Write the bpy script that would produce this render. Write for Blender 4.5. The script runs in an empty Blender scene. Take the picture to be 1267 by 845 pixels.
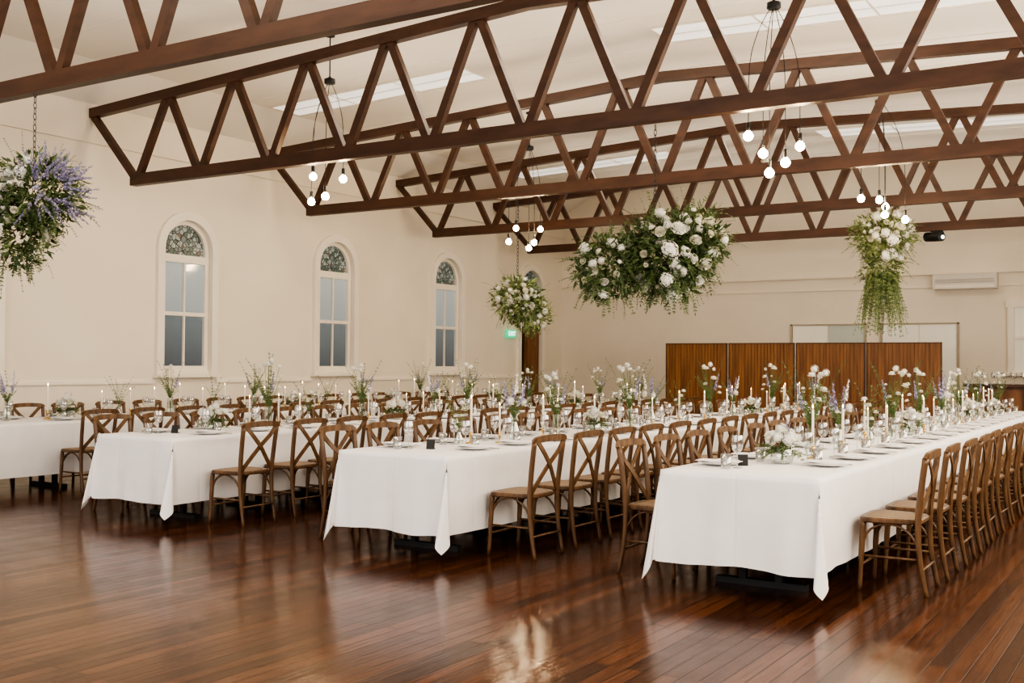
import bpy, bmesh, math, random
from mathutils import Vector, Matrix
PI=math.pi
scene=bpy.context.scene
C=scene.collection
W=13.2; XL=-W; XR=1.2; YB=23.3; YF=-3.0; XM=-6.0
CS,SN=math.cos(math.radians(32.2)),math.sin(math.radians(32.2))
RV=Vector((CS,SN,0)); VV=Vector((-SN,CS,0))
ORD=['first','second','third','fourth','fifth','sixth','seventh','eighth','ninth','tenth','eleventh','twelfth','thirteenth','fourteenth','fifteenth','sixteenth','seventeenth','eighteenth','nineteenth','twentieth']
CP=[(XL-.3,4.88),(XL+.75,5.44),(XM,5.66),(XR-.75,5.44),(XR+.3,4.88)]
def ceil_z(x):
    for (a,b),(c,d) in zip(CP,CP[1:]):
        if x<=c: return b+(d-b)*(x-a)/(c-a)
    return CP[-1][1]
# ------------------------------------------------------------ mesh builder
class MB:
    def __init__(s): s.v=[]; s.f=[]
    def add(s,vs,fs):
        n=len(s.v); s.v+= [tuple(v) for v in vs]; s.f+=[tuple(i+n for i in f) for f in fs]
    def box(s,c,d,rz=0):
        hx,hy,hz=d[0]/2,d[1]/2,d[2]/2; cr,sr=math.cos(rz),math.sin(rz); vs=[]
        for x,y,z in [(-1,-1,-1),(1,-1,-1),(1,1,-1),(-1,1,-1),(-1,-1,1),(1,-1,1),(1,1,1),(-1,1,1)]:
            X,Y=x*hx,y*hy; vs.append((c[0]+X*cr-Y*sr,c[1]+X*sr+Y*cr,c[2]+z*hz))
        s.add(vs,[(0,3,2,1),(4,5,6,7),(0,1,5,4),(1,2,6,5),(2,3,7,6),(3,0,4,7)]); return s
    def sweep(s,pts,w,h,ref):
        pts=[Vector(p) for p in pts]; ref=Vector(ref); n=len(pts); vs=[]; fs=[]
        for i,p in enumerate(pts):
            t=(pts[min(i+1,n-1)]-pts[max(i-1,0)]).normalized()
            a=t.cross(ref).normalized(); b=a.cross(t).normalized()
            ww=w[i] if isinstance(w,(list,tuple)) else w
            for q in ((-1,-1),(1,-1),(1,1),(-1,1)): vs.append(p+a*(q[0]*ww/2)+b*(q[1]*h/2))
        for i in range(n-1):
            o=i*4
            for k in range(4): fs.append((o+k,o+(k+1)%4,o+4+(k+1)%4,o+4+k))
        fs.append((3,2,1,0)); fs.append(tuple(4*(n-1)+k for k in range(4)))
        s.add(vs,fs); return s
    def tube(s,pts,r,n=8):
        pts=[Vector(p) for p in pts]; m=len(pts); vs=[]; fs=[]
        for i,p in enumerate(pts):
            t=(pts[min(i+1,m-1)]-pts[max(i-1,0)]).normalized()
            ref=Vector((0,0,1)) if abs(t.z)<.9 else Vector((0,1,0))
            a=t.cross(ref).normalized(); b=t.cross(a)
            rr=r[i] if isinstance(r,(list,tuple)) else r
            for k in range(n):
                q=2*PI*k/n; vs.append(p+a*math.cos(q)*rr+b*math.sin(q)*rr)
        for i in range(m-1):
            for k in range(n): fs.append((i*n+k,i*n+(k+1)%n,(i+1)*n+(k+1)%n,(i+1)*n+k))
        fs.append(tuple(range(n))[::-1]); fs.append(tuple((m-1)*n+k for k in range(n)))
        s.add(vs,fs); return s
    def lathe(s,prof,n=16,c=(0,0,0)):
        vs=[];fs=[];m=len(prof)
        for r,z in prof:
            for k in range(n):
                q=2*PI*k/n; vs.append((c[0]+r*math.cos(q),c[1]+r*math.sin(q),c[2]+z))
        for i in range(m-1):
            for k in range(n): fs.append((i*n+k,i*n+(k+1)%n,(i+1)*n+(k+1)%n,(i+1)*n+k))
        if prof[0][0]>1e-4: fs.append(tuple(range(n))[::-1])
        s.add(vs,fs); return s
    def sphere(s,c,r,n=12,m=8,sz=1):
        return s.lathe([(max(1e-5,r*math.sin(PI*i/m)),-r*sz*math.cos(PI*i/m)) for i in range(m+1)],n,c)
    def grid(s,fn,us,vs_):
        nu,nv=len(us),len(vs_); V=[fn(u,v) for u in us for v in vs_]
        s.add(V,[(i*nv+j,(i+1)*nv+j,(i+1)*nv+j+1,i*nv+j+1) for i in range(nu-1) for j in range(nv-1)]); return s
    def leaf(s,p,d,nr,l,w):
        d=d.normalized(); a=d.cross(nr)
        if a.length<1e-3: a=d.cross(Vector((1,.3,.2)))
        a.normalize(); n=a.cross(d)
        s.add([p,p+d*.3*l+a*w*.5+n*w*.2,p+d*.7*l+a*w*.38+n*w*.15,p+d*l-n*l*.08,p+d*.7*l-a*w*.38+n*w*.15,p+d*.3*l-a*w*.5+n*w*.2],
              [(0,1,2,3),(0,3,4,5)])
    def build(s,name,mat,parent=None,smooth=False,fix=True):
        me=bpy.data.meshes.new(name); me.from_pydata(s.v,[],s.f)
        if fix:
            bm=bmesh.new(); bm.from_mesh(me); bmesh.ops.recalc_face_normals(bm,faces=bm.faces); bm.to_mesh(me); bm.free()
        if smooth: me.polygons.foreach_set('use_smooth',[True]*len(me.polygons))
        me.materials.append(mat); me.update()
        o=bpy.data.objects.new(name,me); C.objects.link(o)
        if parent: o.parent=parent
        return o
def thing(name,label,cat,loc=(0,0,0),rz=0,group=None):
    o=bpy.data.objects.new(name,None); C.objects.link(o); o.empty_display_size=.1
    o.location=loc; o.rotation_euler=(0,0,rz); o['label']=label; o['category']=cat
    if group: o['group']=group
    return o
def tag(o,label,cat,group=None):
    o['label']=label; o['category']=cat
    if group: o['group']=group
    return o
def struct(o,label=None,cat=None):
    o['kind']='structure'
    if label: o['label']=label
    if cat: o['category']=cat
    return o
def sroot(name,loc,label,cat):
    o=bpy.data.objects.new(name,None); C.objects.link(o); o.location=loc; return struct(o,label,cat)
def dup(o,parent=None):
    c=o.copy(); C.objects.link(c); c.parent=parent
    for ch in list(o.children): dup(ch,c)
    return c
def place(proto,used,loc,rz,label,group=None,sc=None):
    o=proto if not used.get(proto.name) else dup(proto)
    used[proto.name]=1 if o is proto else used[proto.name]
    o.location=loc; o.rotation_euler=(0,0,rz); o['label']=label
    if sc: o.scale=(sc,sc,sc)
    if group: o['group']=group
    return o
used={}
def child(name,me,parent,loc,rot=(0,0,0),sc=1):
    o=bpy.data.objects.new(name,me); C.objects.link(o); o.parent=parent; o.location=loc; o.rotation_euler=rot
    o.scale=(sc,sc,sc) if not isinstance(sc,tuple) else sc; return o
# ------------------------------------------------------------ materials
def pm(name,c1,c2,scale=5,rough=.5,bump=0,metal=0,stretch=(1,1,1),em=0,emc=None,spec=.5,detail=4):
    m=bpy.data.materials.new(name); m.use_nodes=True; nt=m.node_tree; N=nt.nodes; L=nt.links
    b=N['Principled BSDF']; tc=N.new('ShaderNodeTexCoord'); mp=N.new('ShaderNodeMapping'); mp.inputs['Scale'].default_value=stretch
    nz=N.new('ShaderNodeTexNoise'); nz.inputs['Scale'].default_value=scale; nz.inputs['Detail'].default_value=detail
    L.new(tc.outputs['Object'],mp.inputs['Vector']); L.new(mp.outputs[0],nz.inputs['Vector'])
    cr=N.new('ShaderNodeValToRGB'); cr.color_ramp.elements[0].position=.3; cr.color_ramp.elements[1].position=.7
    cr.color_ramp.elements[0].color=(*c1,1); cr.color_ramp.elements[1].color=(*c2,1)
    L.new(nz.outputs[0],cr.inputs[0]); L.new(cr.outputs[0],b.inputs['Base Color'])
    b.inputs['Roughness'].default_value=rough; b.inputs['Metallic'].default_value=metal; b.inputs['Specular IOR Level'].default_value=spec
    if bump:
        bp=N.new('ShaderNodeBump'); bp.inputs['Strength'].default_value=bump; bp.inputs['Distance'].default_value=.02
        L.new(nz.outputs[0],bp.inputs['Height']); L.new(bp.outputs[0],b.inputs['Normal'])
    if em:
        b.inputs['Emission Strength'].default_value=em
        if emc: b.inputs['Emission Color'].default_value=(*emc,1)
        else: L.new(cr.outputs[0],b.inputs['Emission Color'])
    return m
M={}
M['wall']=pm('wall_paint',(.80,.73,.62),(.84,.77,.66),1.2,.7,.04)
M['trim']=pm('trim_paint',(.85,.79,.69),(.89,.83,.73),2,.5)
M['ceil']=pm('ceiling_paint',(.82,.775,.70),(.86,.815,.74),.8,.8)
M['truss']=pm('truss_timber',(.052,.022,.0115),(.090,.039,.020),2.5,.42,.08,stretch=(1,4,4))
M['chair']=pm('chair_wood',(.070,.037,.018),(.190,.104,.050),9,.34,.12,stretch=(3,3,.6),detail=6)
M['cane']=pm('cane_weave',(.17,.11,.063),(.32,.22,.135),120,.6,.3)
M['cloth']=pm('table_linen',(.80,.785,.785),(.86,.845,.845),4,.85,.16)
def crease(m):
    nt=m.node_tree; N=nt.nodes; L=nt.links; b=N['Principled BSDF']
    tc=N.new('ShaderNodeTexCoord'); sp=N.new('ShaderNodeSeparateXYZ'); L.new(tc.outputs['Object'],sp.inputs[0]); prev=None
    def mth(op,a,v=None):
        n=N.new('ShaderNodeMath'); n.operation=op
        if hasattr(a,'links'): L.new(a,n.inputs[0])
        else: n.inputs[0].default_value=a
        if v is not None:
            if hasattr(v,'links'): L.new(v,n.inputs[1])
            else: n.inputs[1].default_value=v
        return n.outputs[0]
    for i,(s,o) in enumerate(((1/.52,.07),(1/.92,.3))):
        x=mth('FRACT',mth('ADD',mth('MULTIPLY',sp.outputs[i],s),50+o)); x=mth('MINIMUM',mth('ABSOLUTE',mth('SUBTRACT',x,.5)),.025)
        prev=x if prev is None else mth('ADD',prev,x)
    bp=N.new('ShaderNodeBump'); bp.inputs['Strength'].default_value=.4; bp.inputs['Distance'].default_value=.25; L.new(prev,bp.inputs['Height'])
    old=b.inputs['Normal'].links[0].from_node; L.new(bp.outputs[0],old.inputs['Normal'])
crease(M['cloth'])
M['napkin']=pm('napkin_linen',(.82,.80,.80),(.88,.86,.86),9,.85)
M['china']=pm('white_china',(.80,.79,.77),(.85,.84,.82),3,.15)
M['steel']=pm('cutlery_steel',(.55,.53,.5),(.65,.63,.6),8,.2,0,1)
M['black']=pm('black_metal',(.010,.010,.010),(.02,.02,.02),8,.5)
M['brass']=pm('brass',(.55,.36,.12),(.7,.48,.18),8,.25,0,1)
M['wax']=pm('candle_wax',(.80,.74,.64),(.86,.80,.70),6,.5)
M['flame']=pm('candle_flame',(1,.6,.2),(1,.75,.35),4,.5,em=14,emc=(1,.62,.25))
M['bulb']=pm('bulb_glow',(1,.9,.75),(1,.92,.8),3,.3,em=140,emc=(1,.74,.45))
M['leafd']=pm('leaf_dark',(.030,.056,.018),(.085,.128,.042),14,.5)
M['leafm']=pm('leaf_mid',(.070,.112,.036),(.165,.22,.082),14,.5)
M['leafl']=pm('leaf_pale',(.16,.21,.075),(.31,.36,.15),14,.55)
M['petal']=pm('white_petal',(.74,.73,.66),(.88,.87,.82),20,.6)
M['cream']=pm('cream_petal',(.72,.70,.56),(.85,.83,.73),20,.6)
M['lilac']=pm('lilac_petal',(.19,.18,.32),(.42,.39,.56),25,.6)
M['stem']=pm('green_stem',(.06,.11,.035),(.12,.19,.07),20,.5)
M['screen']=pm('screen_timber',(.135,.056,.018),(.265,.116,.038),3,.4,.06,stretch=(5,5,.4),detail=5)
M['screenf']=pm('screen_edge',(.05,.021,.010),(.09,.038,.017),6,.45)
M['dark']=pm('painted_void_shade',(.03,.022,.017),(.05,.038,.03),3,.7)  # near-black colour standing in for shade inside the doorway
M['plastic']=pm('white_plastic',(.70,.66,.59),(.74,.70,.63),3,.4)
M['hatch']=pm('hatch_casing',(.42,.36,.28),(.48,.42,.33),3,.5)
M['sky']=pm('skylight_panel',(.86,.84,.8),(.92,.9,.86),1,.4,em=.55,emc=(1,.97,.91))
M['green']=pm('exit_green',(.02,.35,.18),(.03,.45,.22),3,.4,em=1.2)
M['whitee']=pm('sign_white',(.9,.95,.9),(.95,1,.95),3,.4,em=1.5)
M['pale_pane']=pm('pale_glazing',(.62,.58,.48),(.70,.66,.55),.5,.3,em=.22)
M['green_pane']=pm('green_glazing',(.42,.45,.39),(.48,.51,.44),.5,.3,em=.12)
def glass(name,tint=(1,1,1),g=.12):
    m=bpy.data.materials.new(name); m.use_nodes=True; nt=m.node_tree; N=nt.nodes; L=nt.links
    N.remove(N['Principled BSDF']); out=N['Material Output']
    t=N.new('ShaderNodeBsdfTransparent'); t.inputs[0].default_value=(*tint,1)
    gl=N.new('ShaderNodeBsdfGlossy'); gl.inputs['Roughness'].default_value=.05
    lw=N.new('ShaderNodeLayerWeight'); lw.inputs['Blend'].default_value=.45
    nz=N.new('ShaderNodeTexNoise'); nz.inputs['Scale'].default_value=6
    ma=N.new('ShaderNodeMath'); ma.operation='MULTIPLY_ADD'; ma.inputs[1].default_value=.8; ma.inputs[2].default_value=g
    mm=N.new('ShaderNodeMath'); mm.operation='MULTIPLY_ADD'; mm.inputs[1].default_value=.06
    L.new(lw.outputs['Facing'],ma.inputs[0]); L.new(nz.outputs[0],mm.inputs[0]); L.new(ma.outputs[0],mm.inputs[2])
    mx=N.new('ShaderNodeMixShader'); L.new(mm.outputs[0],mx.inputs[0]); L.new(t.outputs[0],mx.inputs[1]); L.new(gl.outputs[0],mx.inputs[2])
    L.new(mx.outputs[0],out.inputs[0]); return m
M['glass']=glass('clear_glass',(.93,.94,.94),.15)
M['vase']=glass('vase_glass',(.88,.93,.90),.15)
def floor_mat():
    m=bpy.data.materials.new('polished_floorboards'); m.use_nodes=True; nt=m.node_tree; N=nt.nodes; L=nt.links; b=N['Principled BSDF']
    tc=N.new('ShaderNodeTexCoord'); mp=N.new('ShaderNodeMapping'); mp.inputs['Rotation'].default_value=(0,0,PI/2)
    L.new(tc.outputs['Object'],mp.inputs[0])
    br=N.new('ShaderNodeTexBrick'); br.inputs['Scale'].default_value=1; br.inputs['Brick Width'].default_value=2.3; br.inputs['Row Height'].default_value=.09
    br.inputs['Mortar Size'].default_value=.0032; br.inputs['Color1'].default_value=(.046,.0170,.0085,1); br.inputs['Color2'].default_value=(.122,.046,.021,1); br.inputs['Mortar'].default_value=(.005,.0025,.0012,1)
    br.inputs['Mortar Smooth'].default_value=.2; br.offset=.37
    L.new(mp.outputs[0],br.inputs[0])
    m2=N.new('ShaderNodeMapping'); m2.inputs['Scale'].default_value=(22,1.2,1); L.new(tc.outputs['Object'],m2.inputs[0])
    nz=N.new('ShaderNodeTexNoise'); nz.inputs['Scale'].default_value=2.2; nz.inputs['Detail'].default_value=7; L.new(m2.outputs[0],nz.inputs[0])
    cr=N.new('ShaderNodeValToRGB'); cr.color_ramp.elements[0].color=(.55,.55,.55,1); cr.color_ramp.elements[1].color=(1.35,1.35,1.35,1); cr.color_ramp.elements[0].position=.32; cr.color_ramp.elements[1].position=.68
    L.new(nz.outputs[0],cr.inputs[0])
    mx=N.new('ShaderNodeMixRGB'); mx.blend_type='MULTIPLY'; mx.inputs[0].default_value=.8; L.new(br.outputs[0],mx.inputs[1]); L.new(cr.outputs[0],mx.inputs[2])
    L.new(mx.outputs[0],b.inputs['Base Color'])
    n3=N.new('ShaderNodeTexNoise'); n3.inputs['Scale'].default_value=4; n3.inputs['Detail'].default_value=8; L.new(tc.outputs['Object'],n3.inputs[0])
    mr=N.new('ShaderNodeMapRange'); mr.inputs['From Min'].default_value=.3; mr.inputs['From Max'].default_value=.7; mr.inputs['To Min'].default_value=.17; mr.inputs['To Max'].default_value=.25; L.new(n3.outputs[0],mr.inputs[0])
    sv=N.new('ShaderNodeSeparateColor'); L.new(br.outputs[0],sv.inputs[0])
    ad=N.new('ShaderNodeMath'); ad.operation='MULTIPLY_ADD'; ad.inputs[1].default_value=-.5; L.new(sv.outputs[0],ad.inputs[0]); L.new(mr.outputs[0],ad.inputs[2])
    L.new(ad.outputs[0],b.inputs['Roughness'])
    bp=N.new('ShaderNodeBump'); bp.inputs['Strength'].default_value=.5; bp.inputs['Distance'].default_value=.004; L.new(br.outputs['Fac'],bp.inputs['Height']); bp.invert=True
    b2=N.new('ShaderNodeBump'); b2.inputs['Strength'].default_value=.05; b2.inputs['Distance'].default_value=.02; L.new(nz.outputs[0],b2.inputs['Height']); L.new(bp.outputs[0],b2.inputs['Normal'])
    L.new(b2.outputs[0],b.inputs['Normal'])
    b.inputs['Specular IOR Level'].default_value=.28
    return m
M['floor']=floor_mat()
def pane_mat():
    m=bpy.data.materials.new('frosted_evening_pane'); m.use_nodes=True; nt=m.node_tree; N=nt.nodes; L=nt.links; b=N['Principled BSDF']
    tc=N.new('ShaderNodeTexCoord'); sp=N.new('ShaderNodeSeparateXYZ'); L.new(tc.outputs['Object'],sp.inputs[0])
    nz=N.new('ShaderNodeTexNoise'); nz.inputs['Scale'].default_value=2; nz.inputs['Detail'].default_value=2; L.new(tc.outputs['Object'],nz.inputs[0])
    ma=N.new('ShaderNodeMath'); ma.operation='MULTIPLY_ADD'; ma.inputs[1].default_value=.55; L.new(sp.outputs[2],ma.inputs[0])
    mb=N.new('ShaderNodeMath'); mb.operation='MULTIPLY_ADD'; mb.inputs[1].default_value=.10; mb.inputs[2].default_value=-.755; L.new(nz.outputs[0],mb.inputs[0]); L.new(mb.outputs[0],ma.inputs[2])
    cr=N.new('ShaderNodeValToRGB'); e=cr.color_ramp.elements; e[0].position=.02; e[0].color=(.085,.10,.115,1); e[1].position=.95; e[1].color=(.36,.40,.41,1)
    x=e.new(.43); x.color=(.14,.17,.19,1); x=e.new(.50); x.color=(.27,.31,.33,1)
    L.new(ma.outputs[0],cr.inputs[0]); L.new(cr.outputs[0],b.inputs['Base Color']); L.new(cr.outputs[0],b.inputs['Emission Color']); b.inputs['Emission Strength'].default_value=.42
    b.inputs['Roughness'].default_value=.08; return m
M['pane']=pane_mat()
def stain_mat():
    m=bpy.data.materials.new('leaded_stained_glass'); m.use_nodes=True; nt=m.node_tree; N=nt.nodes; L=nt.links; b=N['Principled BSDF']
    tc=N.new('ShaderNodeTexCoord'); v=N.new('ShaderNodeTexVoronoi'); v.inputs['Scale'].default_value=15; L.new(tc.outputs['Object'],v.inputs[0])
    cr=N.new('ShaderNodeValToRGB'); cr.color_ramp.interpolation='CONSTANT'; e=cr.color_ramp.elements
    e[0].color=(.13,.155,.145,1); e[1].position=.35; e[1].color=(.25,.275,.25,1)
    x=e.new(.6); x.color=(.08,.11,.09,1); x=e.new(.84); x.color=(.16,.11,.08,1); x=e.new(.90); x.color=(.32,.33,.29,1)
    L.new(v.outputs['Color'],cr.inputs[0])
    d=N.new('ShaderNodeTexVoronoi'); d.feature='DISTANCE_TO_EDGE'; d.inputs['Scale'].default_value=15; L.new(tc.outputs['Object'],d.inputs[0])
    lt=N.new('ShaderNodeMath'); lt.operation='LESS_THAN'; lt.inputs[1].default_value=.07; L.new(d.outputs[0],lt.inputs[0])
    mx=N.new('ShaderNodeMixRGB'); L.new(lt.outputs[0],mx.inputs[0]); L.new(cr.outputs[0],mx.inputs[1]); mx.inputs[2].default_value=(.02,.02,.02,1)
    L.new(mx.outputs[0],b.inputs['Base Color']); L.new(mx.outputs[0],b.inputs['Emission Color']); b.inputs['Emission Strength'].default_value=.5; b.inputs['Roughness'].default_value=.3
    return m
M['stain']=stain_mat()

# ------------------------------------------------------------ room shell
struct(MB().box(((XL+XR)/2,(YB+YF)/2,-.1),(XR-XL+.6,YB-YF+.6,.2)).build('floor',M['floor']),'polished dark red-brown hardwood floorboards','floor')
m=MB()
for (x0,z0),(x1,z1) in zip(CP,CP[1:]):
    m.add([(x0,YF-.3,z0),(x1,YF-.3,z1),(x1,YB+.3,z1),(x0,YB+.3,z0),(x0,YF-.3,z0+.15),(x1,YF-.3,z1+.15),(x1,YB+.3,z1+.15),(x0,YB+.3,z0+.15)],
      [(0,1,2,3),(7,6,5,4),(0,4,5,1),(1,5,6,2),(2,6,7,3),(3,7,4,0)])
struct(m.build('ceiling',M['ceil']),'pale cream low-pitched ceiling above the timber trusses','ceiling')
def gable(y,t,name,label):
    pts=[(XL-.3,0),(XR+.3,0)]+[(x,z+.02) for x,z in CP[::-1]]; n=len(pts)
    m=MB(); m.add([(x,y,z) for x,z in pts]+[(x,y+t,z) for x,z in pts],[tuple(range(n)),tuple(range(n,2*n))[::-1]]+[(i,(i+1)%n,(i+1)%n+n,i+n) for i in range(n)])
    return struct(m.build(name,M['wall']),label,'wall')
gable(YB,.3,'wall_back','cream painted back wall with picture rail')
gable(YF-.3,.3,'wall_front','cream painted wall behind the viewpoint')
struct(MB().box((XR+.15,(YB+YF)/2,2.5),(.3,YB-YF,5.1)).build('wall_right',M['wall']),'cream painted right side wall','wall')
wl=MB().box((XL-.15,(YB+YF)/2,2.52),(.3,YB-YF,5.08)).build('wall_left',M['wall'])
struct(wl,'cream painted left wall with arched windows','wall')
WY=[7.86,11.51,14.93,18.40]; DY=21.75; HW=.47
def arch_pts(hw,z0,zs,n=18):
    return [(-hw,z0)]+[(-hw*math.cos(PI*i/n),zs+hw*math.sin(PI*i/n)) for i in range(n+1)]+[(hw,z0)]
cutters=[]
for y,z0 in [(w,1.26) for w in WY]+[(DY,-.05)]:
    p=arch_pts(HW,z0,3.12); n=len(p); m=MB()
    m.add([(XL-.5,y+a,b) for a,b in p]+[(XL+.2,y+a,b) for a,b in p],[tuple(range(n)),tuple(range(n,2*n))[::-1]]+[(i,(i+1)%n,(i+1)%n+n,i+n) for i in range(n)])
    cutters.append(m.build('cutter',M['wall']))
for c in cutters:
    md=wl.modifiers.new('b','BOOLEAN'); md.operation='DIFFERENCE'; md.object=c; md.solver='EXACT'
dg=bpy.context.evaluated_depsgraph_get(); nm=bpy.data.meshes.new_from_object(wl.evaluated_get(dg))
wl.modifiers.clear(); wl.data=nm
for c in cutters: bpy.data.objects.remove(c,do_unlink=True)
names=['at the left edge of the photo, mostly cut off','nearest fully visible on the left wall','middle of the three visible on the left wall','third on the left wall, nearest the exit door']
for i,y in enumerate(WY):
    r=sroot('window_%d'%(i+1),(XL,y,0),'tall arched sash window, '+names[i],'window')
    m=MB(); m.sweep([(.03,a,b) for a,b in arch_pts(.53,1.2,3.12)],.13,.07,(1,0,0)); m.build('casing',M['trim'],r)
    MB().box((.04,0,1.19),(.12,1.24,.06)).build('window_sill',M['trim'],r)
    m=MB(); x=-.06
    for yy in (-.435,.435): m.box((x,yy,2.15),(.05,.07,1.78))
    for z,h in ((1.30,.08),(2.14,.06),(2.99,.12)): m.box((x,0,z),(.06,.94,h))
    m.build('sash_frame',M['trim'],r)
    MB().box((x,0,1.72),(.035,.03,.80)).box((x,0,2.55),(.035,.03,.80)).build('glazing_bar',M['trim'],r)
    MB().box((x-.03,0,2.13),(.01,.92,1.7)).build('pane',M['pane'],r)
    p=arch_pts(.46,3.03,3.12); m=MB(); m.add([(x-.03,a,b) for a,b in p],[tuple(range(len(p)))]); m.build('fanlight',M['stain'],r,fix=False)
    m=MB(); m.sweep([(x,a,b) for a,b in arch_pts(.435,3.04,3.12)],.07,.05,(1,0,0)); m.build('fanlight_frame',M['trim'],r)
r=sroot('door_1',(XL,DY,0),'arched doorway with brown door below the green exit sign','door')
MB().sweep([(.03,a,b) for a,b in arch_pts(.53,.02,3.12)],.13,.07,(1,0,0)).build('casing',M['trim'],r)
p=arch_pts(.46,2.35,3.12); m=MB(); m.add([(-.05,a,b) for a,b in p],[tuple(range(len(p)))]); m.build('fanlight',M['stain'],r,fix=False)
MB().box((-.04,0,2.32),(.08,.93,.09)).build('door_head',M['trim'],r)
MB().box((-.26,0,1.14),(.04,.93,2.26)).build('hallway_shade_panel',M['dark'],r)  # dark sheet: shade of the unlit space beyond the door, painted in
m=MB().box((-.05,.13,1.14),(.045,.64,2.24)); m.box((-.02,.13,1.7),(.02,.44,.8)).box((-.02,.13,.6),(.02,.44,.8)); m.build('door_leaf',M['screen'],r)
MB().sphere((0,-.12,1.02),.03).build('door_handle',M['brass'],r,True)
# trims
m=MB().box((XL+.02,(YB+YF)/2,4.50),(.04,YB-YF,.04)); struct(m.build('trim_1',M['wall']),'slim moulding high on the left wall','moulding')
m=MB()
ys=[YF]+sum([[w-.60,w+.60] for w in WY],[])+[DY-.60,DY+.60,YB]
for a in range(0,len(ys),2):
    m.box((XL+.015,(ys[a]+ys[a+1])/2,1.10),(.03,ys[a+1]-ys[a],.05))
struct(m.build('trim_2',M['trim']),'dado rail along the left wall','moulding')
struct(MB().box(((XL+XR)/2,YB-.025,3.30),(XR-XL,.05,.05)).box(((XL+XR)/2,YB-.01,3.02),(XR-XL,.02,.02)).build('trim_3',M['wall']),'picture rail across the back wall','moulding')
struct(MB().box((XL+.015,(YF+DY-.60)/2,.1),(.03,DY-.60-YF,.2)).build('baseboard_left',M['trim']),'painted baseboard of the left wall','baseboard')
struct(MB().box((-10.5,YB-.015,.1),(5.3,.03,.2)).build('baseboard_back',M['trim']),'painted baseboard of the back wall','baseboard')
m=MB()
y=YF+.6
while y<YB:
    for (x0,z0),(x1,z1) in zip(CP[1:3],CP[2:4]):
        m.sweep([(x0,y,z0-.005),(x1,y,z1-.005)],.04,.010,(0,0,1))
    y+=1.2
struct(m.build('trim_4',M['ceil']),'flat cover battens across the ceiling','moulding')
for k,(x0,x1,y,lab) in enumerate([(-12.35,-8.7,12.75,'left slope, middle of the hall'),(-5.8,-1.8,12.75,'right slope, middle of the hall'),(-12.35,-8.7,19.7,'left slope, far end of the hall'),(-5.8,-1.8,19.7,'right slope, far end of the hall'),(-12.35,-8.7,5.8,'left slope, near end'),(-5.8,-1.8,5.8,'right slope, near end')]):
    r=sroot('window_%d'%(6+k),(0,0,0),'long glowing ceiling skylight, '+lab,'skylight')
    MB().sweep([(x0,y,ceil_z(x0)-.010),(x1,y,ceil_z(x1)-.010)],.62,.010,(0,0,1)).build('diffuser',M['sky'],r)
    m=MB()
    for s in (-.32,.32,0): m.sweep([(x0,y+s,ceil_z(x0)-.010),(x1,y+s,ceil_z(x1)-.010)],.03,.014,(0,0,1))
    for q in range(4):
        xx=x0+(x1-x0)*q/3; m.box((xx,y,ceil_z(xx)-.012),(.03,.64,.016))
    m.build('frame',M['ceil'],r)
# back wall panelled doorways / window
for n,(x0,x1) in enumerate([(-7.48,-5.86),(-5.58,-4.03)]):
    r=sroot('door_%d'%(n+2),((x0+x1)/2,YB,0),'pale panelled double doorway %s behind the timber screens'%('left' if n==0 else 'right'),'door'); w=x1-x0
    m=MB()
    for s in (-1,1): m.box((s*(w/2-.02),-.02,1.15),(.04,.04,2.3))
    m.box((0,-.02,2.285),(w,.04,.03)); m.build('casing',M['hatch'],r)
    for k in range(2):
        ww=(w-.08)/2; xx=-w/2+.04+ww*(k+.5)
        MB().box((xx,-.01,1.64),(ww-.03,.02,1.24)).build('glass_panel',M['green_pane' if (n==0 and k==1) else 'pale_pane'],r)
        MB().box((xx,-.015,.5),(ww-.03,.03,.92)).build('lower_panel',M['trim'],r)
r=sroot('window_5',(-2.55,YB,0),'white framed sash window at the right end of the back wall','window')
m=MB()
for s in (-.52,.52): m.box((s,-.04,1.97),(.12,.08,1.40))
m.box((0,-.04,2.64),(1.22,.09,.12)).box((0,-.06,1.27),(1.26,.14,.07)); m.build('casing',M['trim'],r)
MB().box((0,-.035,1.98),(.94,.05,.06)).box((0,-.03,1.98),(.03,.03,1.3)).build('sash_frame',M['trim'],r)
MB().box((0,-.012,1.96),(.94,.015,1.32)).build('pane',M['pale_pane'],r)

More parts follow.
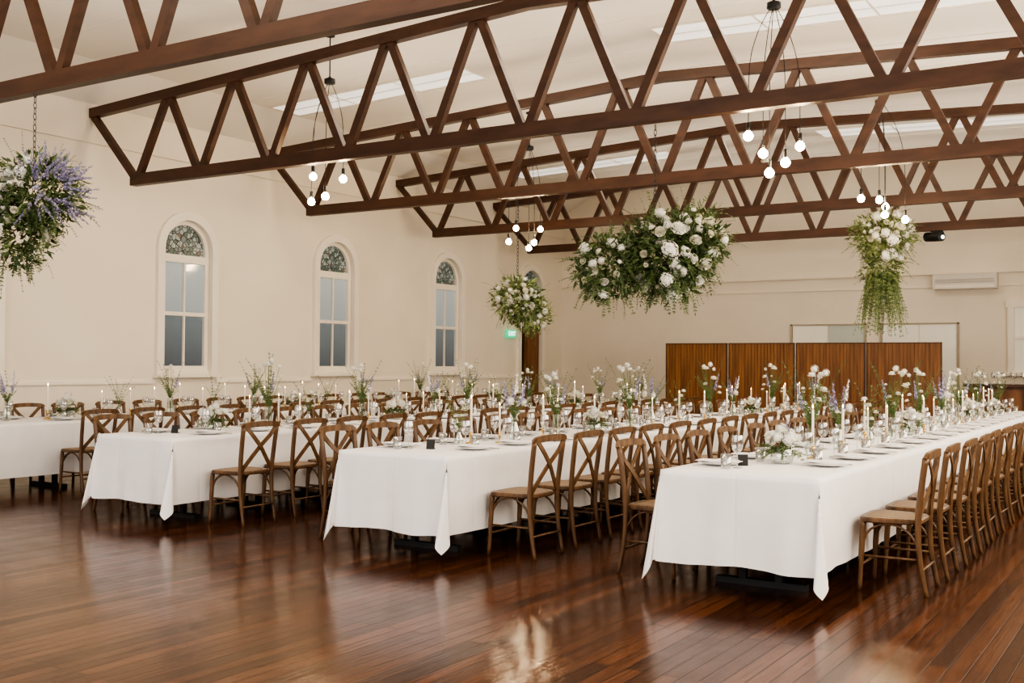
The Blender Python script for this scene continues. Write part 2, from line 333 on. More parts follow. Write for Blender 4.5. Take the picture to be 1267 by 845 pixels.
# ------------------------------------------------------------ trusses
TY=[5.92,9.77,13.24,16.71,20.18]; ZB=3.88; ZT0=4.90; ZT1=5.24
def topz(x): return ZT0+(ZT1-ZT0)*(1-abs(x-XM)/7.2)
tl=['nearest dark timber roof truss crossing the top left corner','second nearest timber truss, the largest one spanning the whole picture','middle timber roof truss, third from the viewer','fourth timber roof truss from the viewer','farthest timber roof truss, closest to the back wall']
XB0=XL+.98; XB1=XR-.98; PN=(XB1-XB0)/10
def make_truss(i,y):
    t=thing('roof_truss',tl[i],'roof truss',(XM,y,ZB),0,'timber roof trusses')
    def P(x,z,yy=0): return (x-XM,yy,z-ZB)
    MB().sweep([P(XB0-.08,ZB),P(XB1+.08,ZB)],.11,.155,(0,0,1)).build('bottom_chord',M['truss'],t)
    for x0,x1 in ((XL+.005,XM),(XM,XR-.005)):
        MB().sweep([P(x0,topz(x0)),P(x1,topz(x1))],.11,.13,(0,0,1)).build('top_chord',M['truss'],t)
    bx=[XB0+PN*k for k in range(11)]
    tx=[XB0+PN*(k+.5) for k in range(10)]
    seg=[(XL+.06,topz(XL)-.05,bx[0],ZB)]+[(XR-.06,topz(XR)-.05,bx[10],ZB)]
    for k in range(10): seg+= [(bx[k]+.04,ZB+.03,tx[k]-.03,topz(tx[k])-.03),(bx[k+1]-.04,ZB+.03,tx[k]+.03,topz(tx[k])-.03)]
    for x0,z0,x1,z1 in seg:
        MB().sweep([P(x0,z0),P(x1,z1)],.092,.075,(0,1,0)).build('web_member',M['truss'],t)
    return t
for i,y in enumerate(TY): make_truss(i,y)

# ------------------------------------------------------------ chair
def catmull(P,n=5):
    P=[Vector(p) for p in P]; out=[]
    for i in range(len(P)-1):
        a=P[max(i-1,0)];b=P[i];c=P[i+1];d=P[min(i+2,len(P)-1)]
        for k in range(n):
            t=k/n; out.append(.5*((2*b)+(c-a)*t+(2*a-5*b+4*c-d)*t*t+(3*b-a-3*c+d)*t**3))
    out.append(P[-1]); return out
def make_chair():
    t=thing('dining_chair','','chair')
    def outline(z,g=0):
        pts=[]
        for k in range(28):
            q=2*PI*k/28; c,s=math.cos(q),math.sin(q)
            e=.42; x=math.copysign(abs(c)**e,c); y=math.copysign(abs(s)**e,s)
            yy=y*(.19-g); xx=x*(.212-g+.022*y); pts.append((xx,yy,z))
        return pts
    m=MB(); rings=[outline(.432,.008),outline(.440),outline(.458),outline(.466,.008),outline(.466,.04),outline(.458,.045)]
    vs=sum(rings,[]); fs=[tuple(range(28))[::-1]]
    for r in range(5):
        for k in range(28): fs.append((r*28+k,r*28+(k+1)%28,(r+1)*28+(k+1)%28,(r+1)*28+k))
    m.add(vs,fs); m.build('seat',M['chair'],t)
    m=MB(); o=outline(.463,.04); m.add(o+[(p[0]*.9,p[1]*.9,.468) for p in o],[tuple(range(28,56))]+[(k,(k+1)%28,(k+1)%28+28,k+28) for k in range(28)]); m.build('seat_weave',M['cane'],t)
    for s in (-1,1):
        MB().tube(catmull([(s*.192,.155,.44),(s*.194,.165,.25),(s*.197,.18,0)],4),[.019]*5+[.016]*3+[.014],8).build('leg',M['chair'],t,True)
        P=catmull([(s*.192,-.225,0),(s*.19,-.185,.22),(s*.190,-.175,.45),(s*.197,-.195,.66),(s*.202,-.222,.85)],4)
        MB().tube(P,[.014+.006*min(1,i/8) for i in range(len(P))],8).build('leg',M['chair'],t,True)
    P=catmull([(-.212,-.222,.842),(-.19,-.234,.862),(-.10,-.250,.872),(0,-.254,.875),(.10,-.250,.872),(.19,-.234,.862),(.212,-.222,.842)],3)
    MB().sweep(P,.048,.022,(0,1,0)).build('top_rail',M['chair'],t)
    for s in (-1,1):
        P=catmull([(s*.182,-.180,.47),(s*.105,-.196,.56),(0,-.222-.004*s,.675),(-s*.105,-.238,.775),(-s*.178,-.234,.85)],3)
        MB().sweep(P,.036,.011,(0,1,0)).build('cross_slat',M['chair'],t)
    m=MB()
    for s in (-1,1): m.tube([(s*.190,.165,.22),(s*.186,-.19,.22)],.009,6)
    m.tube([(-.19,.17,.16),(.19,.17,.16)],.009,6); m.tube([(-.187,-.2,.16),(.187,-.2,.16)],.009,6)
    m.build('stretcher',M['chair'],t,True)
    m=MB()
    for s in (-1,1):
        m.tube(catmull([(s*.190,.16,.30),(s*.19,.11,.39),(s*.188,0,.43),(s*.187,-.11,.39),(s*.187,-.175,.30)],3),.008,6)
    m.tube(catmull([(-.19,.16,.30),(-.13,.165,.39),(0,.168,.43),(.13,.165,.39),(.19,.16,.30)],3),.008,6)
    m.build('curved_brace',M['chair'],t,True)
    return t
chair=make_chair()
# ------------------------------------------------------------ table rows
ROWS=[(-1.87,6.34,.85,'rightmost row'),(-4.50,6.29,.63,'second row from right'),(-7.40,6.33,.57,'third row from right'),(-10.42,6.2,1.34,'leftmost row')]
TW=1.0; TLn=1.83; NT=6; ZTOP=.752; D=.565; NCH=17
def cloth_mesh(xc,y0,seed,near,far):
    rg=random.Random(seed)
    hw=TW/2+.004; L=TLn-.002
    ph=[rg.uniform(0,6) for _ in range(4)]
    drops=[D*k/16 for k in range(16,0,-1)]
    s_=[-(hw+d) for d in drops]+[-hw+2*hw*k/30 for k in range(31)]+[hw+d for d in drops[::-1]]
    n=36; t_=[L*k/n for k in range(n+1)]
    if near: t_=[-d for d in drops]+t_
    if far: t_=t_+[L+d for d in drops[::-1]]
    def wave(t,a,p): return (.006*math.sin(t*4.3+p)+.005*math.sin(t*11.7+p*2)+.003*math.sin(t*23+p))*a/D
    def wavef(t,a,p): return (.016*math.sin(t*6.3+p)+.012*math.sin(t*14.7+p*2)+.006*math.sin(t*31+p))*(a/D)**1.2
    def f(s,t):
        a=max(0,abs(s)-hw); sx=1 if s>0 else -1
        b=-t if t<0 else (t-L if t>L else 0); sy=-1 if t<0 else 1
        tc=min(max(t,0),L); sc=min(max(s,-hw),hw)
        zt=ZTOP
        if a==0 and b==0: return (xc+sc,y0+tc,zt)
        wx=wave(tc+y0,a,ph[0] if sx>0 else ph[1]); wy=wavef(sc,b,ph[2])
        if b==0: return (xc+sx*(hw+.012*a+wx),y0+tc,zt-a)
        yb=(0 if sy<0 else L)
        if a==0: return (xc+sc,y0+yb+sy*(.004+.06*b+wy),zt-b+.008*math.sin(sc*9+ph[3])*(b/D)**3)
        r=math.hypot(a,b); q=math.atan2(b,a)/(PI/4); k=max(0,1-abs(q-1))
        out=r*(.06*k+.05*k**2)
        side=.10*r*math.sin(q*PI*2)*k
        return (xc+sx*(hw+.012*a+wx+out*.5+side*.6),y0+yb+sy*(.06*b+wy+out*.9-side),max(.012,zt-math.sqrt(r*r-out*out)*(1-.15*k)))
    return MB().grid(f,s_,t_)
for ri,(xr,y0,coff,rn) in enumerate(ROWS):
    xc=xr-TW/2
    for k in range(NT):
        ya=y0+k*TLn
        t=thing('trestle_table','trestle table hidden under white cloth, %s from the near end, %s'%(ORD[k],rn),'table',(xc,ya+TLn/2,0),0,'trestle tables in long rows')
        MB().box((0,0,.735),(TW-.01,TLn-.01,.03)).build('tabletop',M['screenf'],t)
        for s in (-1,1):
            MB().box((0,s*(TLn/2-.45),.02),(.60,.06,.04)).box((-.12,s*(TLn/2-.45),.38),(.045,.045,.68)).box((.12,s*(TLn/2-.45),.38),(.045,.045,.68)).box((0,s*(TLn/2-.45),.70),(.7,.06,.035)).build('trestle_leg',M['black'],t)
        o=cloth_mesh(xc,ya,ri*10+1,k==0,k==NT-1).build('tablecloth',M['cloth'],None,True)
        tag(o,'white linen tablecloth over the %s table from the near end, %s'%(ORD[k],rn),'tablecloth','white tablecloths')

# ------------------------------------------------------------ tableware prototypes
def proto(name,cat,group):
    return thing(name,'',cat,(0,0,0),0,group)
plate=MB().lathe([(.001,.004),(.075,.004),(.09,.008),(.135,.02),(.137,.022),(.134,.023),(.09,.012),(.075,.009),(.001,.009)],28).build('dinner_plate',M['china'],None,True); plate['category']='plate'
napkin=MB().sweep([(0,.335,.0272),(0,.26,.0285),(0,.19,.0280),(0,.11,.0285),(0,.045,.0272)],.004,.11,(1,0,0)).sweep([(.004,.32,.0325),(.004,.06,.0325)],.003,.095,(1,0,0)).build('napkin',M['napkin']); napkin['category']='napkin'
wg=proto('wine_glass','wine glass','wine glasses')
MB().lathe([(.001,.095),(.02,.1),(.034,.12),(.040,.15),(.037,.185),(.032,.21)],16).build('bowl',M['glass'],wg,True)
MB().lathe([(.034,0),(.033,.003),(.006,.008),(.0035,.02),(.0035,.09),(.006,.097)],12).build('stem',M['glass'],wg,True)
tumbler=MB().lathe([(.030,0),(.031,.004),(.036,.095),(.034,.095),(.029,.008),(.001,.008)],16).build('tumbler',M['glass'],None,True); tumbler['category']='glass'
fork=MB().box((0,-.03,.003),(.007,.12,.003)).box((0,.035,.004),(.014,.02,.003)).box((-.006,.068,.005),(.003,.05,.002)).box((0,.068,.005),(.003,.05,.002)).box((.006,.068,.005),(.003,.05,.002)).build('fork',M['steel']); fork['category']='fork'
knife=MB().sweep([(0,-.1,.004),(0,.0,.004)],.013,.005,(0,0,1)).sweep([(0,0,.004),(0,.08,.004),(.003,.115,.004)],[.016,.018,.006],.002,(0,0,1)).build('knife',M['steel']); knife['category']='knife'
for ri,(xr,y0,coff,rn) in enumerate(ROWS):
    PITCH=.64 if ri==0 else .61
    for side in (1,-1):
        ex=xr if side>0 else xr-TW
        rz=PI/2 if side>0 else -PI/2
        sd='right' if side>0 else 'left'
        off=coff if side>0 else .50
        rg=random.Random(ri*7+side)
        for k in range(NCH):
            y=y0+off+k*PITCH
            if y>y0+NT*TLn-.25: continue
            jx=rg.uniform(.008,.035)
            place(chair,used,(ex+side*(.225+jx),y+rg.uniform(-.03,.03),0),rz+rg.uniform(-.035,.035),'wooden cross-back chair, %s from the near end, %s side of %s'%(ORD[k],sd,rn),'cross-back chairs along the tables')
            def S(lx,ly,z=ZTOP+.0015):
                return (ex-side*ly, y+side*lx, z)
            wh='at %s seat from the near end, %s side of %s'%(ORD[k],sd,rn)
            place(napkin,used,S(0,0),rz,'white napkin '+wh,'napkins folded over the plates')
            place(plate,used,S(0,.19,ZTOP+.001),rz,'white plate '+wh,'dinner plates')
            place(fork,used,S(-.16,.17),rz,'steel fork '+wh,'forks')
            place(knife,used,S(.16,.17),rz,'steel knife '+wh,'knives')
            place(wg,used,S(.12+rg.uniform(-.01,.01),.36),0,'wine glass '+wh,'wine glasses')
            place(tumbler,used,S(.21+rg.uniform(-.01,.01),.32),0,'glass tumbler '+wh,'glass tumblers')
# ------------------------------------------------------------ flowers
def rose_mesh(r,mat,name):
    m=MB()
    for k,(n,op,h) in enumerate([(3,.35,.95),(4,.6,.9),(5,.85,.7),(6,1.05,.42)]):
        for j in range(n):
            th=2*PI*(j+.37*k)/n; wd=2*PI/n*1.25
            def f(a,b):
                rad=r*op*(.15+.85*math.sin(b*PI/2)); rad*=1+.06*math.cos(a*6+j)
                ang=th+a*wd*(.4+.6*b); z=r*h*b-r*.25*(k==3)*b+ r*.08*math.cos(a*PI)*b
                return (rad*math.cos(ang),rad*math.sin(ang),z-.1*r)
            m.grid(f,[-.5,-.25,0,.25,.5],[0,.35,.7,1])
    o=m.build(name,mat,None,True,False); me=o.data; bpy.data.objects.remove(o); return me
def hyd_mesh(r,mat,name,n=85,lo=.80,hi=1.08):
    m=MB(); rg=random.Random(5); m.sphere((0,0,0),r*.70,10,6)
    for i in range(n):
        z=1-2*(i+.5)/n; q=i*2.39996; s=math.sqrt(1-z*z); d=Vector((s*math.cos(q),s*math.sin(q),z))
        p=d*r*rg.uniform(lo,hi); a=d.orthogonal().normalized(); b=d.cross(a); ro=rg.uniform(0,PI)
        for k in range(4):
            e=a*math.cos(ro+k*PI/2)+b*math.sin(ro+k*PI/2); g=d.cross(e); l=r*.24
            m.add([p,p+e*l*.6+g*l*.45+d*l*.2,p+e*l*1.1+d*l*.12,p+e*l*.6-g*l*.45+d*l*.2],[(0,1,2,3)])
    o=m.build(name,mat,None,False,False); me=o.data; bpy.data.objects.remove(o); return me
def spike_mesh(L,mat,name,dens=.014,pet=.021):
    m=MB(); rg=random.Random(9); m.tube([(0,0,0),(0,0,L)],.002,5)
    n=int(L/dens)
    for i in range(n):
        t=i/n; z=L*(.12+.88*t); q=i*2.4; d=Vector((math.cos(q),math.sin(q),.35)).normalized(); l=(pet*(1-.75*t)+.003)*rg.uniform(.7,1.2)
        p=Vector((0,0,z))+d*l*.8
        a=Vector((0,0,1)).cross(d).normalized(); b=d.cross(a)
        for k in range(5):
            e=a*math.cos(k*1.257)+b*math.sin(k*1.257); g=d.cross(e)
            m.add([p,p+e*l*.6+g*l*.4+d*l*.2,p+e*l*1.05,p+e*l*.6-g*l*.4+d*l*.2],[(0,1,2,3)])
    o=m.build(name,mat,None,False,False); me=o.data; bpy.data.objects.remove(o); return me
ROSE=rose_mesh(1,M['petal'],'rose'); CROSE=rose_mesh(1,M['cream'],'cream_rose'); HYD=hyd_mesh(1,M['petal'],'hydrangea',90,.70,1.22); SPIKE=spike_mesh(.30,M['lilac'],'delphinium'); WSPIKE=spike_mesh(.30,M['petal'],'white_delphinium')
def align(d):
    return Vector((0,0,1)).rotation_difference(Vector(d).normalized()).to_euler()
def spray(mb,st,p0,d,L,n,ll,lw,droop,rg,sr=.0025):
    p=Vector(p0); d=Vector(d).normalized(); pts=[p.copy()]; step=L/n
    for i in range(n):
        d=(d+Vector((rg.uniform(-.06,.06),rg.uniform(-.06,.06),-droop/n+rg.uniform(-.03,.03)))).normalized()
        p=p+d*step; pts.append(p.copy())
        side=d.cross(Vector((rg.uniform(-.4,.4),rg.uniform(-.4,.4),1)))
        if side.length<1e-3: side=Vector((1,0,0))
        side.normalize(); up=side.cross(d)
        sc=1-.45*i/n
        for s in (-1,1):
            mb.leaf(p,(d*.7+side*s+up*rg.uniform(-.2,.35)),up,ll*sc*rg.uniform(.8,1.2),lw*sc)
    mb.leaf(p,d,Vector((0,0,1)),ll*.7,lw*.7)
    if st is not None: st.tube(pts,sr,4)
def table_flowers(kind,seed):
    rg=random.Random(seed); f=thing('flower_arrangement','','flowers'); st=MB(); lf=MB()
    vh={'low':.10,'tall':.20,'blue':.20,'bud':.14}[kind]
    def stem(top):
        st.tube(catmull([(rg.uniform(-.008,.008),rg.uniform(-.008,.008),.02),(top[0]*.25,top[1]*.25,vh+.02),tuple(top)],4),.0018,5)
    if kind=='low':
        for i in range(26):
            q=rg.uniform(0,2*PI); d=Vector((math.cos(q),math.sin(q),rg.uniform(.1,1.1))); spray(lf,st,(.02*math.cos(q),.02*math.sin(q),.07),d,rg.uniform(.07,.15),5,.033,.016,.8,rg,.0015)
        for i in range(13):
            q=i*.9+.3; rr=(.09,.055,.08,.02)[i%4]; z=.145+.055*(1-rr/.09)+rg.uniform(0,.03); p=(rr*math.cos(q),rr*math.sin(q),z); stem(p); child('white_rose',(ROSE,HYD,CROSE)[i%3],f,p,align((p[0]*8,p[1]*8,1)),rg.uniform(.026,.042))
        for i in range(2):
            p=(rg.uniform(-.06,.06),rg.uniform(-.06,.06),.15); stem(p); child('delphinium_spike',SPIKE,f,p,align((p[0]*4,p[1]*4,1)),.4)
    if kind=='tall':
        for i in range(10):
            q=rg.uniform(0,2*PI); top=(.14*math.cos(q)*rg.random(),.14*math.sin(q)*rg.random(),rg.uniform(.24,.60)); stem(top)
            child('white_rose',(ROSE,HYD,CROSE)[i%3],f,top,align((top[0]*3,top[1]*3,1)),rg.uniform(.015,.033))
        child('delphinium_spike',SPIKE,f,(.03,.04,.30),align((.2,.25,1)),.7)
        for i in range(13):
            q=rg.uniform(0,2*PI); spray(lf,st,(0,0,.19),(math.cos(q)*.36,math.sin(q)*.36,1),rg.uniform(.10,.54),12,.029,.010,.5,rg,.0012)
    if kind=='blue':
        for i in range(4):
            q=i*1.6+seed; b=(.05*math.cos(q),.05*math.sin(q),rg.uniform(.26,.40)); stem(b); child('delphinium_spike',SPIKE if i!=2 else WSPIKE,f,b,align((b[0]*4,b[1]*4,1)),rg.uniform(.55,.85))
        for i in range(10):
            q=rg.uniform(0,2*PI); spray(lf,st,(0,0,.18),(math.cos(q)*.42,math.sin(q)*.42,1),rg.uniform(.10,.38),9,.029,.010,.5,rg,.0012)
        for i in range(4):
            q=rg.uniform(0,6); b=(.08*math.cos(q),.08*math.sin(q),rg.uniform(.20,.36)); stem(b); child('white_rose',ROSE if i%2 else HYD,f,b,align((b[0]*3,b[1]*3,1)),rg.uniform(.02,.03))
    if kind=='bud':
        for i in range(4):
            q=i*1.6; b=(.045*math.cos(q),.045*math.sin(q),.19+.05*i); stem(b); child('white_rose',ROSE if i%2 else CROSE,f,b,align((b[0]*4,b[1]*4,1)),.022+.002*i)
        for i in range(7):
            q=rg.uniform(0,2*PI); spray(lf,st,(0,0,.13),(math.cos(q)*.42,math.sin(q)*.42,1),rg.uniform(.08,.38),8,.026,.009,.6,rg,.0012)
    st.build('stems',M['stem'],f); lf.build('foliage',M['leafm'],f,fix=False)
    return f
FL={k:table_flowers(k,i+2) for i,k in enumerate(['low','tall','blue','bud'])}
def vase(kind):
    pr={'low':[(.045,0),(.07,.01),(.078,.05),(.065,.09),(.06,.10)],'tall':[(.035,0),(.038,.01),(.04,.1),(.036,.2)],'blue':[(.03,0),(.045,.02),(.05,.08),(.025,.15),(.022,.18),(.03,.20)],'bud':[(.022,0),(.032,.01),(.034,.05),(.014,.10),(.013,.13),(.018,.14)]}[kind]
    o=MB().lathe(pr,18).build('glass_vase',M['vase'],None,True); o['category']='vase'; return o
VS={k:vase(k) for k in FL}
FLD={'low':'low mound of white roses','tall':'tall loose white blooms','blue':'upright lilac delphinium spikes','bud':'small posy of white roses'}
VSD={'low':'low round glass bowl','tall':'straight clear glass vase','blue':'curved clear glass vase','bud':'small glass bud vase'}
cn=thing('candlestick','','candle')
MB().lathe([(.042,0),(.042,.006),(.012,.014),(.007,.03),(.007,.055),(.013,.06),(.014,.085),(.008,.085)],14).build('holder',M['brass'],cn,True)
w_=MB().lathe([(.0095,.07),(.0085,.33),(.004,.338),(.001,.34)],10).build('candle',M['wax'],cn,True)
MB().lathe([(.001,.342),(.0045,.350),(.004,.358),(.001,.372)],8).build('flame',M['flame'],w_,True)
for ri,(xr,y0,coff,rn) in enumerate(ROWS):
    xc=xr-TW/2; rg=random.Random(50+ri); seq=['low','tall','blue','bud','tall','low','tall','blue','bud','tall','low','tall']
    if ri==1: seq=['bud','blue','tall','low','tall','blue','bud','tall','blue','low','tall','bud']
    if ri==2: seq=['low','tall','bud','tall','low','blue','tall','bud','tall','blue','low','tall']
    if ri==3: seq=['blue','low','bud','tall','bud','tall','low','bud','blue','low','tall','bud']
    nf=0; ncn=0; y=y0+(.86 if ri!=1 else .90)
    while y<y0+NT*TLn-.3:
        kd=seq[nf%12]; x=xc+rg.uniform(-.05,.05)
        place(VS[kd],used,(x,y,ZTOP+.001),0,'%s, %s centrepiece from the near end of %s'%(VSD[kd],ORD[nf],rn),'glass vases along the tables')
        place(FL[kd],used,(x,y,ZTOP+.004),rg.uniform(0,6.28),'%s, %s centrepiece from near end, %s'%(FLD[kd],ORD[nf],rn),'table flowers',rg.uniform(.94,1.12))
        nf+=1
        for dy,s in ((-.27,1),(.24,-1)):
            if ncn<20 and rg.random()<.68 and not(nf==1 and ri in (0,2)):
                place(cn,used,(xc+s*rg.uniform(.05,.09),y+dy,ZTOP+.001),0,'lit white taper in brass holder, %s from the near end of %s'%(ORD[ncn],rn),'taper candles on the tables',rg.uniform(.8,1.1)); ncn+=1
        y+=rg.uniform(.68,.78)
        if nf>=18: break
for (ri,dx,dy) in ((0,-.16,.55),(2,-.05,.48),(1,.02,.45)):
    xr,y0,_,rn=ROWS[ri]
    o=MB(); o.sweep([(0,0,0),(0,.03,.07)],.065,.004,(0,1,0)); o.box((0,.03,.003),(.06,.06,.005)); o=o.build('table_number_card',M['black']); o.location=(xr-TW/2+dx,y0+dy,ZTOP+.002); o.rotation_euler=(0,0,.45)
    tag(o,'small black table number card near the front end of the '+rn,'card','black table number cards')
# ------------------------------------------------------------ hanging florals
def hanging(label,loc,lobes,seed,zt,blooms,nsp,lilac=0,tail=0,leafmats=('leafd','leafm'),sl=.30,bs=(.06,.1),core=700,tl=(.3,.8),up=0,fine=0,cw=.7):
    rg=random.Random(seed); t=thing('hanging_flower_cloud',label,'hanging flowers',loc,0,'hanging floral installations')
    A,B,S=MB(),MB(),MB()
    def rd():
        z=rg.uniform(-1,1); q=rg.uniform(0,2*PI); s=math.sqrt(1-z*z); return Vector((s*math.cos(q),s*math.sin(q),z))
    LB=[(RV*a+VV*b+Vector((0,0,c)),rx,rz,cl) for a,b,c,rx,rz,cl in lobes]
    wts=[l[1]**2*l[2] for l in LB]
    def pick(): return rg.choices(LB,wts)[0]
    def el(d,l,k): return l[0]+Vector((d.x*l[1],d.y*l[1],d.z*l[2]))*k
    for i in range(core):
        d=rd(); l=pick(); k=.35+.75*rg.random()**.8; (A if i%2 else B).leaf(el(d,l,k),d+rd()*.9,rd(),rg.uniform(.05,.11),rg.uniform(.017,.038))
    for i in range(nsp):
        d=rd(); l=pick(); dd=Vector((d.x,d.y,d.z*.8+.1))+rd()*.4
        spray(B if i%5 else A,S,el(d,l,.6),dd,rg.uniform(.3,1.35)*sl+.3*l[1],12,.046,.016,rg.uniform(.4,1.7),rg,.0015)
    for i in range(fine):
        d=rd(); l=pick(); spray(B,S,el(d,l,.78),d+rd()*.5,rg.uniform(.12,.32),11,.020,.008,rg.uniform(0,1.0),rg,.001)
    for i in range(tail):
        l=LB[-1] if len(LB)>1 and tail>60 else pick(); q=rg.uniform(0,2*PI); r0=l[1]*.7*math.sqrt(rg.random())
        spray(B if i%2 else A,S,l[0]+Vector((r0*math.cos(q),r0*math.sin(q),-l[2]*.3)),(.25*math.cos(q),.25*math.sin(q),-1),rg.uniform(*tl),14,.042,.016,.6,rg,.002)
    for i in range(up):
        l=LB[0]; q=rg.uniform(0,2*PI); spray(B,S,l[0],(.9*math.cos(q),.9*math.sin(q),1),rg.uniform(.9,1.5)*l[2]*1.3,12,.05,.017,1.2,rg)
    A.build('foliage',M[leafmats[0]],t,fix=False); B.build('fern_sprays',M[leafmats[1]],t,fix=False); S.build('stems',M['stem'],t)
    pl=[]
    for i in range(blooms*8):
        if len(pl)>=blooms: break
        d=rd(); l=pick(); cl=l[3]
        if cl and rg.random()<cw:
            a,b,c=rg.choice(cl); c=(RV*a+VV*b+Vector((0,0,c))).normalized(); d=(c+rd()*.55).normalized()
        r=rg.uniform(*bs)*rg.choice((1,1,.8,.6,.45)); p=el(d,l,rg.uniform(.78,1.12))
        if any((p-a).length<(r+b)*.85 for a,b in pl): continue
        if any((p-m2[0]).length<m2[1]*.7 for m2 in LB if m2 is not l): continue
        pl.append((p,r)); k=rg.randint(0,3)
        dj=(d+rd()*.6).normalized()
        child('hydrangea_bloom' if k<2 else 'white_rose',HYD if k<2 else (ROSE if k==2 else CROSE),t,p,align(dj),(r*rg.uniform(.9,1.15),r*rg.uniform(.8,1),r*rg.uniform(.65,.85)) if k<2 else r*.85)
    for i in range(lilac):
        d=(RV*rg.uniform(-.1,1.2)+VV*rg.uniform(-1,.3)+Vector((0,0,rg.uniform(-.5,1.1)))+rd()*.3).normalized()
        l=LB[0]; child('delphinium_spike',SPIKE,t,el(d,l,.80),align(d+rd()*.7),rg.uniform(.5,.9))
    l=LB[-1]; ctop=l[0].z+l[2]*.7; H=zt-loc[2]
    if H-ctop>.1:
        m=MB(); z=ctop-.1; k=0
        while z<H:
            pts=[]
            for j in range(9):
                q=2*PI*j/8; a,b=.014*math.cos(q),.032*math.sin(q); pts.append((a if k%2 else 0,0 if k%2 else a,z+b))
            m.tube(pts,.0035,4); z+=.05; k+=1
        m.build('chain',M['black'],t)
    return t
zc=ZB-.08
F=-.8
hanging('hanging cloud of white roses and lilac delphiniums at the left edge',(-8.80,5.92,2.80),[(.04,0,.10,.36,.33,[(-.6,F,.3),(-.9,F,0),(-.2,F,.4),(-.3,F,-.3)]),(-.14,0,-.24,.28,.34,[(-.6,F,.3),(-.3,F,0),(-.5,F,-.2)])],11,zc,34,80,64,12,sl=.20,bs=(.06,.10),core=1100,tl=(.2,.5),fine=150,cw=.85)
hanging('largest hanging cloud of white hydrangeas and ferns, centre of photo',(-4.50,9.77,2.50),[(-.45,0,-.12,.33,.30,[(-.3,F,-.1),(-.6,F,.1),(.1,F,-.4),(-.2,F,.3)]),(.10,0,-.02,.44,.40,[(.1,F,.6),(-.1,F,-.1),(.3,F,-.3)]),(.38,0,.14,.32,.30,[(.6,F,.5),(.9,F,.2),(.1,F,.6)])],12,zc,76,200,0,22,('leafd','leafm'),sl=.22,bs=(.042,.092),core=3000,tl=(.2,.45),fine=420,cw=.7)
hanging('narrow trailing hanging flowers with pale vine under the right pendant lights',(-3.98,16.71,3.36),[(0,0,0.02,.44,.30,[(0,F,.8),(-.5,F,.4),(.5,F,.4),(0,F,.1),(0,F,-.5)]),(0,0,-.42,.30,.36,[(0,F,.6)])],13,zc,54,110,0,140,('leafm','leafl'),sl=.24,bs=(.05,.095),core=1300,tl=(.5,.98),up=18,fine=160)
hanging('smaller round hanging cloud of white roses in front of exit door',(-8.25,13.24,2.30),[(0,0,.03,.34,.30,[(0,F,.3),(-.4,F,.2),(.5,F,.1),(-.2,F,-.3),(.2,F,.6)]),(.20,0,-.15,.25,.27,[(.2,F,-.2)])],14,zc,56,70,0,6,('leafm','leafl'),sl=.15,bs=(.035,.068),core=1000,tl=(.2,.3),fine=150)
# ------------------------------------------------------------ pendants
def pendant(label,x,y,bulbs,seed):
    rg=random.Random(seed); t=thing('pendant_light_cluster',label,'pendant light',(x,y,0),0,'clusters of bare pendant bulbs')
    cz=4.92; top=ceil_z(x)-.01
    MB().lathe([(.06,cz),(.07,cz+.01),(.07,cz+.06),(.02,cz+.08),(.008,cz+.1),(.008,top-.03),(.06,top-.02),(.06,top)],14).build('canopy',M['black'],t,True)
    for r,z in bulbs:
        v=RV*r+VV*rg.uniform(-.14,.14); h=cz-z
        MB().tube(catmull([(v.x*.12,v.y*.12,cz+.01),(v.x*.6,v.y*.6,cz-.18*h),(v.x*.95,v.y*.95,cz-.45*h),(v.x,v.y,z+.12)],4),.004,5).build('cord',M['black'],t)
        s=MB().lathe([(.012,.135),(.019,.13),(.020,.055),(.016,.042)],10,(0,0,0)).build('socket',M['black'],t,True); s.location=(v.x,v.y,z)
        b=MB().sphere((0,0,0),.046,16,12).lathe([(.028,.034),(.014,.056)],12).build('bulb',M['bulb'],t,True); b.location=(v.x,v.y,z)
pendant('cluster of five glowing pendant bulbs nearest the viewer, right of centre',-3.5,10.35,[(-.27,3.64),(-.08,3.51),(.28,3.58),(.10,3.39),(-.04,3.30)],1)
pendant('cluster of four glowing pendant bulbs above the left windows',-9.23,10.3,[(-.22,3.77),(-.24,3.45),(-.02,3.48),(.2,3.70)],2)
pendant('farther cluster of pendant bulbs above the round hanging flowers',-9.26,15.2,[(-.33,3.40),(-.21,3.63),(0,3.30),(.19,3.62),(.09,3.40)],3)
pendant('farther right cluster of pendant bulbs above the trailing flowers',-3.57,14.9,[(-.28,3.64),(-.05,3.62),(.06,3.54),(.3,3.36),(.02,3.42)],4)
# ------------------------------------------------------------ screens, bar, wall fittings
sx=[(-8.73,-7.48),(-7.45,-6.19),(-6.165,-4.93),(-4.905,-3.65)]
for i,(x0,x1) in enumerate(sx):
    w=x1-x0; t=thing('privacy_screen','brown timber privacy screen, %s from the left of four in front of back wall'%ORD[i],'screen',((x0+x1)/2,19.5,0),0,'freestanding timber screens')
    m=MB(); n=20
    for k in range(n): m.box((-w/2+.015+(w-.03)*(k+.5)/n,0,.96),((w-.03)/n-.005,.026,1.70))
    m.box((0,.004,.96),(w-.03,.016,1.68)); m.build('board_panel',M['screen'],t)
    MB().box((-w/2+.008,0,.94),(.016,.04,1.76)).box((w/2-.008,0,.94),(.016,.04,1.76)).box((0,0,1.815),(w,.04,.016)).box((0,0,.1),(w,.045,.05)).build('frame',M['screenf'],t)
    for s in (-1,1): MB().box((s*(w/2-.12),0,.03),(.05,.4,.06)).build('foot',M['screenf'],t)
t=thing('bar_counter','dark timber bar counter along the back at the right edge','bar',(-1.3,20.9,0))
MB().box((0,0,1.08),(4.4,.66,.05)).build('countertop',M['screenf'],t)
m=MB().box((0,.03,.53),(4.3,.5,1.05))
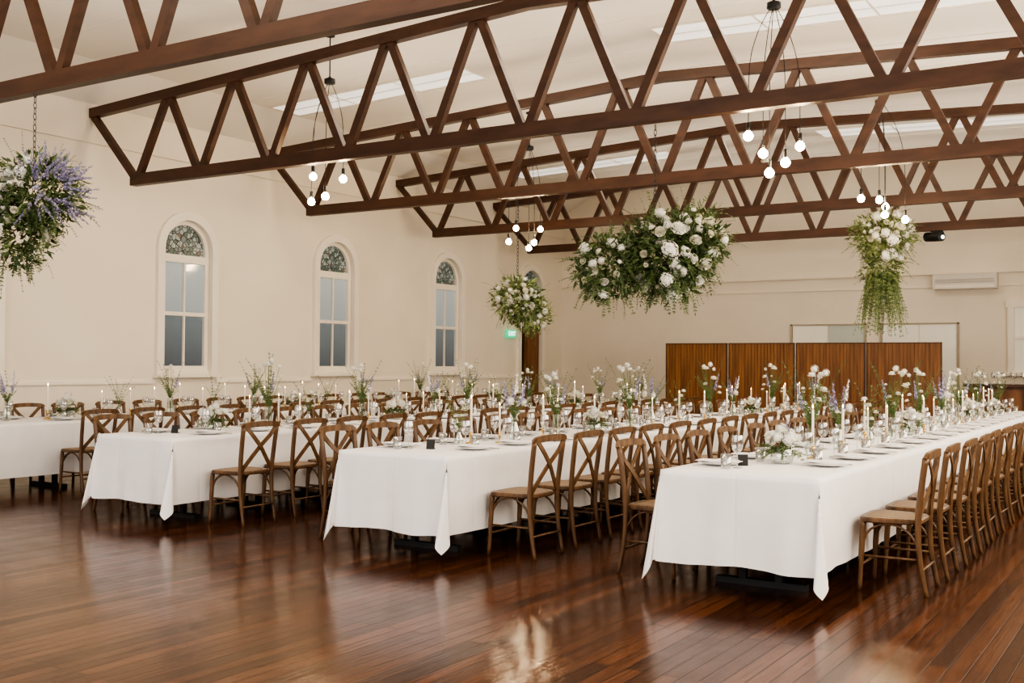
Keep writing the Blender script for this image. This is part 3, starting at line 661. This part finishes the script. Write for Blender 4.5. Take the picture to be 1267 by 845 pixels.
for k in range(14): m.box((-2.0+k*.31,-.235,.55),(.27,.03,.9))
m.build('panelled_body',M['screen'],t)
for k in range(26):
    row=k//13; kk=k%13
    place(wg,used,(-3.35+kk*.16,20.75+row*.22,1.106),0,'wine glass standing on the bar, %s from left in %s line'%(ORD[kk],'front' if row==0 else 'rear'),'glasses on the bar')
t=thing('wall_air_conditioner','white split air conditioner high on the back wall','air conditioner',(-3.9,YB,2.95))
MB().sweep([(-.6,-.11,.16),(.6,-.11,.16)],.22,.30,(0,0,1)).build('body',M['plastic'],t)
MB().box((0,-.225,.06),(1.1,.012,.06)).build('air_flap',M['trim'],t)
m=MB()
for k in range(3): m.box((0,-.224,.14+.03*k),(1.1,.006,.004))
m.build('grille',M['screenf'],t)
t=thing('stage_spotlight','black spotlight mounted under the farthest truss at right','spotlight',(-3.86,20.18,zc))
MB().box((0,0,-.02),(.2,.06,.04)).tube([(-.11,0,-.02),(-.11,0,-.1)],.008,6).tube([(.11,0,-.02),(.11,0,-.1)],.008,6).build('bracket',M['black'],t)
MB().tube([(-.20,.14,-.08),(0,0,-.10),(.10,-.10,-.12)],[.085,.085,.075],12).build('housing',M['black'],t)
MB().lathe([(.001,0),(.035,0),(.035,.01),(.001,.01)],14,(0,0,0)).build('lens',M['whitee'],t).location=(.12,-.13,-.125)
t.children[-1].rotation_euler=(PI/2,0,PI/4)
t=thing('exit_sign','green illuminated exit sign beside the arched doorway','sign',(XL+.02,20.80,2.08))
MB().box((.05,0,0),(.06,.36,.18)).build('sign_box',M['green'],t)
cu=bpy.data.curves.new('t','FONT'); cu.body='EXIT'; cu.size=.15; cu.align_x='CENTER'; cu.align_y='CENTER'; cu.extrude=.003
to=bpy.data.objects.new('t',cu); C.objects.link(to); bpy.context.view_layer.update()
me=bpy.data.meshes.new_from_object(to.evaluated_get(bpy.context.evaluated_depsgraph_get())); bpy.data.objects.remove(to)
me.materials.clear(); me.materials.append(M['whitee']); o=child('lettering',me,t,(.085,0,0),(PI/2,0,PI/2))
# ------------------------------------------------------------ lights
def area(name,loc,rot,sx_,sy_,p,col):
    l=bpy.data.lights.new(name,'AREA'); l.shape='RECTANGLE'; l.size=sx_; l.size_y=sy_; l.energy=p; l.color=col
    o=bpy.data.objects.new(name,l); C.objects.link(o); o.location=loc; o.rotation_euler=rot; return o
area('added_side_fill',(1.1,9.5,2.7),(0,PI/2,0),2.6,17,690,(1,.90,.76))  # added soft key along the solid right wall, no window there
area('added_rear_fill',(-5.5,-2.8,2.8),(PI/2,0,0),11,3,400,(.95,.95,1))  # added cool fill behind the camera, the wall has no window
for x,y in ((-6,4.5),(-6,11.5),(-6,18.3)):
    area('added_overhead_fill',(x,y,5.55),(0,0,0),6,1.0,112,(1,.87,.70))  # added downward fill under the ridge, no lamp fitting belongs to it
for y in (2.5,7.8,11.5,15.0,18.4,21.5):
    area('added_ceiling_wash',(-6,y,3.95),(PI,0,0),10,.4,42,(1,.90,.76))  # added upward strips to brighten the ceiling, not fittings of the hall
w=bpy.data.worlds.new('World'); scene.world=w; w.use_nodes=True
w.node_tree.nodes['Background'].inputs[0].default_value=(.5,.55,.65,1); w.node_tree.nodes['Background'].inputs[1].default_value=.3
try: scene.view_settings.look='AgX - High Contrast'
except Exception: pass
# ------------------------------------------------------------ camera
cam=bpy.data.cameras.new('camera'); co=bpy.data.objects.new('camera',cam); C.objects.link(co)
cam.sensor_width=36; cam.lens=1344/1267*36; cam.clip_start=.05
co.matrix_world=Matrix.Translation((0,0,1.42))@Matrix.Rotation(math.radians(32.2),4,'Z')@Matrix.Rotation(PI/2+math.radians(1.13),4,'X')@Matrix.Rotation(math.radians(.4),4,'Z')
scene.camera=co
